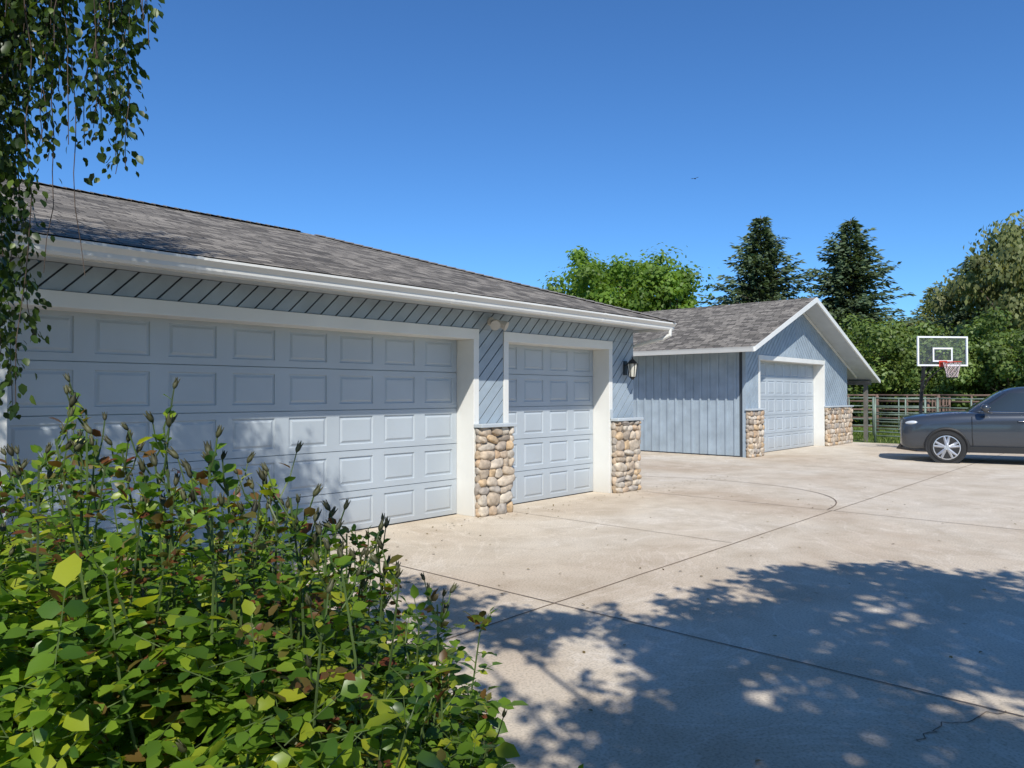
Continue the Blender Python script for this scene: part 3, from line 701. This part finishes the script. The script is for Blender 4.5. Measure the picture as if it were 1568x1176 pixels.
for s in (1,-1):
    for xw in (1.42,-1.43):
        mb=MB(); y0,y1=s*.74,s*.972
        prof=[(.24,y0),(.34,y0),(.368,y0+s*.03),(.372,(y0+y1)/2),(.368,y1-s*.03),(.345,y1),(.29,y1-s*.004),(.282,y1-s*.03)]
        n=40; vs=[(xw+r*math.cos(2*math.pi*k/n),yy,.372+r*math.sin(2*math.pi*k/n)) for r,yy in prof for k in range(n)]
        mb.add(vs,[(i*n+j,i*n+(j+1)%n,(i+1)*n+(j+1)%n,(i+1)*n+j) for i in range(len(prof)-1) for j in range(n)])
        mb.build('tire',M_RUB,CAR,smooth=True)
        mb=MB(); ye=y1-s*.004
        prof=[(.288,ye),(.268,ye+s*.002),(.262,ye-s*.10)]
        vs=[(xw+r*math.cos(2*math.pi*k/n),yy,.372+r*math.sin(2*math.pi*k/n)) for r,yy in prof for k in range(n)]
        mb.add(vs,[(i*n+j,i*n+(j+1)%n,(i+1)*n+(j+1)%n,(i+1)*n+j) for i in range(len(prof)-1) for j in range(n)])
        for k in range(5):
            for da in (-.2,.2):
                a=2*math.pi*k/5+.3; a2=a+da
                p0=(xw+.04*math.cos(a),ye-s*.01,.372+.04*math.sin(a)); p1=(xw+.272*math.cos(a2),ye+s*.002,.372+.272*math.sin(a2))
                mb.tube([p0,p1],[.034,.026],4)
        mb.tube([(xw,ye-s*.05,.372),(xw,ye+s*.015,.372)],[.075,.06],14)
        mb.build('rim',M_ALU,CAR)

# ------------------------------------------------------------------ bird
mb=MB(); bx,by=cw(60,14.8); bz=1.66+17.4
mb.tube([(bx-.16,by,bz),(bx,by,bz),(bx+.14,by,bz+.01)],[.01,.05,.015],6)
mb.add([(bx-.05,by,bz),(bx+.06,by,bz),(bx+.0,by-.22,bz+.08),(bx-.05,by-.38,bz+.03)],[(0,1,2,3)]); mb.add([(bx-.05,by,bz),(bx+.06,by,bz),(bx+.0,by+.22,bz+.08),(bx-.05,by+.38,bz+.03)],[(0,1,2,3)])
mb.build('flying_bird',M_BLACK)

# ------------------------------------------------------------------ weeping birch (left)
B=empty('weeping_birch_tree'); mb=MB(); tw=MB()
tx,ty=-2.4,4.6
mb.tube([(tx,ty,-.1),(tx+.05,ty,1.5),(tx+.1,ty-.05,3.4),(tx+.2,ty-.1,5.5),(tx+.3,ty,7.6)],[.19,.15,.12,.09,.03],10)
LC=[];LA=[];LN=[];LS=[]
def strand(x,y,zt,zb,dens=1.,bare=0.,drift=.25):
    L=zt-zb; n=max(4,int(L/.16)); a=R.uniform(0,6.28); pts=[]
    ox,oy=0,0
    for i in range(n+1):
        t=i/n; ox+=R.normal()*.016; oy+=R.normal()*.016
        pts.append((x+ox+math.cos(a)*drift*(1-t)**2,y+oy+math.sin(a)*drift*(1-t)**2,zt-L*t))
    tw.tube(pts,[.0045*(1-.6*i/n) for i in range(n+1)],4)
    m=int(L*70*dens)
    for k in range(m):
        t=R.uniform(0,1-bare); i=min(n-1,int(t*n)); q=t*n-i
        p=np.array(pts[i])*(1-q)+np.array(pts[i+1])*q
        an=R.uniform(0,6.28); d=np.array([math.cos(an),math.sin(an),0.])
        off=abs(R.normal())*.03+.006
        if R.random()<.25: off+=.05
        LC.append(p+d*off+np.array([0,0,-off*.6])); LA.append(d*R.uniform(.2,1.1)+np.array([0,0,-.9])); LN.append(d*.7+R.normal(size=3)*.7); LS.append(R.uniform(.028,.056))
def seg(dlo,dhi,rlo,rhi,zlo,zhi,n,zt=5.6,**k):
    for i in range(n):
        d=R.uniform(dlo,dhi); r=R.uniform(rlo,rhi)*d/3.5; x,y=cw(d,r); strand(x,y,zt+R.uniform(-.5,.5),R.uniform(zlo,zhi),**k)
seg(3.3,4.2,-2.75,-2.40,1.55,2.3,46,dens=1.35)
seg(3.0,4.3,-3.9,-2.7,1.5,3.0,50)
seg(3.3,3.9,-2.44,-2.32,2.75,3.3,10,dens=.9)
seg(3.3,3.8,-2.34,-2.04,3.08,3.42,20,dens=.95)
seg(3.3,3.7,-2.24,-2.14,2.76,2.9,4,dens=.9)
seg(3.3,3.8,-2.02,-1.85,2.74,3.0,10,dens=1.0)
seg(3.3,3.8,-1.86,-1.70,3.28,3.5,7,dens=.7)
seg(3.4,3.5,-2.09,-2.07,2.2,2.25,2,bare=.45,drift=.05)
for i in range(130):
    strand(R.uniform(-3.8,.9),R.uniform(3.2,5.2),R.uniform(6,7.2),R.uniform(3.6,5.2),dens=.9)
for i in range(16):
    a=R.uniform(-1.2,1.0); L=R.uniform(1.8,3.6); z=R.uniform(3.6,6.5)
    mb.tube([(tx+.1,ty,z-.5),(tx+math.cos(a)*L*.5,ty+math.sin(a)*L*.4,z+.5),(tx+math.cos(a)*L,ty+math.sin(a)*L*.5,z+.3)],[.05,.03,.01],6)
mb.build('trunk',M_BARK,B,smooth=True); tw.build('twigs',M_TWIG,B,recalc=False)
LS=np.array(LS); LM_BIRCH=leafmat('birch_leaves',(.022,.045,.008),(.05,.09,.013),.33,.4,cc=(.14,.20,.03))
leafmesh('leaves',np.array(LC),np.array(LA),np.array(LN),LS,LS*.8,LM_BIRCH,B,near=True)

# ------------------------------------------------------------------ shade tree behind the viewer
T_=empty('shade_tree'); cl=[]
poly=[(-4,1.0),(1.2,1.0),(1.9,1.6),(2.9,1.55),(3.55,2.0),(4.2,2.55),(4.8,2.65),(5.6,2.35),(6.6,2.55),(7.2,2.35),(7.7,1.5),(8.1,.8),(9.2,-2),(9,-6),(2,-8),(-4,-7)]
def inside(p,pl):
    c=False; j=len(pl)-1
    for i in range(len(pl)):
        if (pl[i][1]>p[1])!=(pl[j][1]>p[1]) and p[0]<(pl[j][0]-pl[i][0])*(p[1]-pl[i][1])/(pl[j][1]-pl[i][1])+pl[i][0]: c=not c
        j=i
    return c
k=0
while k<1750:
    p=(R.uniform(-4,9.2),R.uniform(-8,2.8)); 
    if not inside(p,poly): continue
    z=R.uniform(4.4,8.5); cl.append((p[0]-.7*z,p[1]-.714*z,z,.32,58,1.45)); k+=1
k=0
while k<380:
    p=(R.uniform(-2,9.2),R.uniform(-2,3.1)); q=inside(p,poly)
    near=any((not inside((p[0]+dx,p[1]+dy),poly))==q for dx,dy in ((.3,0),(0,.3),(-.3,0),(0,-.3)))
    if not near: continue
    z=R.uniform(4.2,6.5); cl.append((p[0]-.7*z,p[1]-.714*z,z,.15,26,1.0)); k+=1
def bough(pts,n,sd,r=.13,m=26):
    pts=[np.array(q) for q in pts]
    for i in range(n):
        t=R.uniform(0,len(pts)-1.001); j=int(t); q=pts[j]*(1-(t-j))+pts[j+1]*(t-j)+R.normal(0,sd,2)
        z=R.uniform(3.9,5.2); cl.append((q[0]-.7*z,q[1]-.714*z,z,r,m,1.0))
bough([(4.0,5.1),(3.8,4.2),(3.95,3.5),(4.6,2.9)],85,.22)
bough([(3.2,4.9),(2.9,4.0),(2.6,3.2)],42,.28)
bough([(2.2,2.6),(2.9,2.25),(3.3,2.15)],26,.17)
bough([(5.0,3.0),(6.6,2.9),(8.1,1.9)],34,.16,.10,18)
C=[];SZ=[]
for x,y,z,r,n,s in cl: C.append(np.array([x,y,z])+rv(n)*r*R.random((n,1))**.5*np.array([1.25,1.25,.7])); SZ.append(np.full(n,s))
C=np.concatenate(C); SZ=np.concatenate(SZ); N=rv(len(C))+np.array([0,0,.9]); A=np.cross(N,rv(len(C))); Ls=R.uniform(.07,.12,len(C))*SZ
leafmesh('crown',C,A,N,Ls,Ls*.7,leafmat('shade_tree_leaves',(.035,.065,.018),(.07,.11,.025),.2),T_)
mb=MB(); bx,by=-3.0,-6.5
mb.tube([(bx,by,-.1),(bx+.1,by,2),(bx,by+.1,4),(bx+.3,by+.2,6.5),(bx+.2,by,9)],[.32,.26,.22,.14,.03],10)
for c in cl[::36]:
    z0=R.uniform(2.6,5); mb.tube([(bx,by,z0),((bx+c[0])/2,(by+c[1])/2,(z0+c[2])/2+.5),c[:3]],[.07,.04,.008],5)
mb.build('trunk',M_BARK,T_)

# ------------------------------------------------------------------ rose bush
RB=empty('rose_bush'); stem=MB(); bud=MB()
LC=[];LA=[];LN=[];LS=[];RC=[];RA=[];RN=[];RS=[]
def hmax(r,d):
    xs=[-3.2,-1.2,-.95,-.70,-.50,-.38,-.26,-.14,-.02,.3]; hsz=[1.44,1.41,1.38,1.31,1.24,1.18,1.10,1.0,.88,.7]
    return float(np.interp(r,xs,hsz))
def compound(p,dr,size,red=False):
    dr=dr/np.linalg.norm(dr); up=np.array([0,0,1.])
    side=np.cross(dr,up); side/=max(np.linalg.norm(side),1e-6)
    Lr=size*2.2
    if not red: stem.tube([tuple(p),tuple(p+dr*Lr)],[.0016,.001],3,cap=False)
    nrm=np.cross(side,dr)
    for t,s in ((1,0),(.62,1),(.62,-1),(.28,1),(.28,-1)):
        q=p+dr*Lr*t; a=dr*(1 if s==0 else .45)+side*s*(0 if s==0 else .9)+np.array([0,0,-.15])+R.normal(size=3)*.14
        nn=nrm+R.normal(size=3)*.4; ss=size*R.uniform(.75,1.2)*(1.15 if s==0 else (1.0 if t>.5 else .78))
        (RC if red else LC).append(q); (RA if red else LA).append(a); (RN if red else LN).append(nn); (RS if red else LS).append(ss)
def budm(p,d,s):
    d=Vector(d).normalized(); p=Vector(p)
    bud.tube([p-d*s*.1,p+d*s*.15,p+d*s*.4,p+d*s*.7,p+d*s*1.05,p+d*s*1.4],[s*.09,s*.24,s*.30,s*.25,s*.12,s*.02],8)
    for k in range(3):
        u=d.orthogonal().normalized(); u=Matrix.Rotation(k*2.1+R.uniform(0,1),3,d)@u
        bud.tube([p+d*s*.35+u*s*.22,p+d*s*.9+u*s*.28,p+d*s*1.25+u*s*.34],[s*.10,s*.08,.0008],3)
def cane(d,r,h,buds=True,lush=1.,small=1.):
    x,y=cw(d,r); bx_,by_=cw(d+R.normal()*.1,r*.8-.15+R.normal()*.1)
    pts=[]; n=7; lx,ly=R.normal()*.03,R.normal()*.03
    for i in range(n+1):
        t=i/n; pts.append(np.array([bx_+(x-bx_)*t+lx*math.sin(t*3)+R.normal()*.006,by_+(y-by_)*t+ly*math.sin(t*3)+R.normal()*.006,.04+(h-.04)*t]))
    stem.tube([tuple(p) for p in pts],[.0055*(1-.60*i/n) for i in range(n+1)],5)
    m=int(20*h*lush); a=R.uniform(0,6.28)
    for k in range(m):
        t=.30+.67*(k/m); a+=2.4+R.normal()*.3; i=min(n-1,int(t*n)); q=t*n-i; p=pts[i]*(1-q)+pts[i+1]*q
        dr=np.array([math.cos(a),math.sin(a),.35+R.normal()*.3]); sz=R.uniform(.034,.056)*(1 if t<.82 else .64)*small
        if t>.80 and R.random()<.22: compound(p,dr,sz*.85,red=True)
        else: compound(p,dr,sz)
    top=pts[-1]
    if buds:
        for j in range(R.integers(2,5)):
            a=R.uniform(0,6.28); L=R.uniform(.03,.11); f0_=R.uniform(-.12,0.0)
            s0=top+np.array([0,0,f0_]); dv=np.array([math.cos(a)*.5,math.sin(a)*.5,1.]); e=s0+dv*L
            stem.tube([tuple(s0),tuple((s0+e)/2+np.array([math.cos(a),math.sin(a),0])*.008),tuple(e)],[.0024,.0018,.0016],4)
            budm(e,dv+R.normal(size=3)*.15,R.uniform(.015,.024))
            for _ in range(3):
                b=R.uniform(0,6.28); red=R.random()<.25
                (RC if red else LC).append(s0+(e-s0)*R.uniform(.1,.7)); (RA if red else LA).append(np.array([math.cos(b),math.sin(b),.6])); (RN if red else LN).append(np.array([0,0,1.])+R.normal(size=3)*.5); (RS if red else LS).append(R.uniform(.022,.038))
    else:
        for j in range(4):
            a=R.uniform(0,6.28); compound(top,np.array([math.cos(a)*.6,math.sin(a)*.6,1]),.028*small,red=R.random()<.35)
for i in range(185):
    d=R.uniform(1.35,2.45); r=R.uniform(-1.45,-.05)*d/1.8
    cane(d,r,hmax(r*1.75/d,d)*R.uniform(.70,1.04)-.03*(2-d),buds=R.random()<.25)
for i in range(60):
    d=R.uniform(1.4,2.4); r=R.uniform(-3.0,-1.4); cane(d,r,R.uniform(1.0,1.4),buds=R.random()<.3)
for px,pyy in ((130,605),(118,640),(150,650),(240,632),(228,660),(190,665),(160,690),(75,650),(60,690),(15,690),(40,700),(300,700),(325,695),(345,720),(372,722),(395,735),(420,745),(448,740),(440,770),(462,765),(490,790),(478,800),(520,795),(507,810),(545,830),(578,815),(588,835),(560,850),(610,870),(265,740),(285,760),(350,760),(400,790),(665,905),(460,800),(530,840),(415,770),(380,765)):
    d=R.uniform(1.5,1.95); cane(d,(px-784)/1140*d,H-(pyy+22-603)/1140*d,lush=.9)
cane(1.45,.11,.885,buds=False,small=.6)
for i in range(4200):
    d=R.uniform(1.25,2.5); r=R.uniform(-1.5,-.08)*d/1.8; h=hmax(r*1.75/d,d)-.14; z=R.uniform(.4,1)**.8*h
    if noise.noise(Vector((r*3.2,d*3.2,z*3.2)))<-.26: continue
    x,y=cw(d,r); a=R.uniform(0,6.28); compound(np.array([x,y,z]),np.array([math.cos(a),math.sin(a),R.normal()*.4+.1]),R.uniform(.030,.058),red=R.random()<.012)
for i in range(1000):
    d=R.uniform(1.3,2.5); r=R.uniform(-3.1,-1.4); z=R.uniform(.35,1)*1.25
    x,y=cw(d,r); a=R.uniform(0,6.28); compound(np.array([x,y,z]),np.array([math.cos(a),math.sin(a),.1]),R.uniform(.030,.046))
stem.build('stems',M_STEM,RB,recalc=False); bud.build('buds',paint('rosebud',(.06,.06,.025),.6,.5,20),RB,smooth=True,recalc=False)
LS=np.array(LS); RS=np.array(RS)
leafmesh('leaves',np.array(LC),np.array(LA),np.array(LN),LS,LS*.84,leafmat('rose_leaves',(.04,.095,.015),(.15,.25,.024),.44,.34,cc=(.34,.36,.03),mid=.75),RB,near=True)
leafmesh('young_leaves',np.array(RC),np.array(RA),np.array(RN),RS,RS*.75,leafmat('rose_young_leaves',(.13,.04,.02),(.11,.10,.022),.35,.4),RB,near=True)
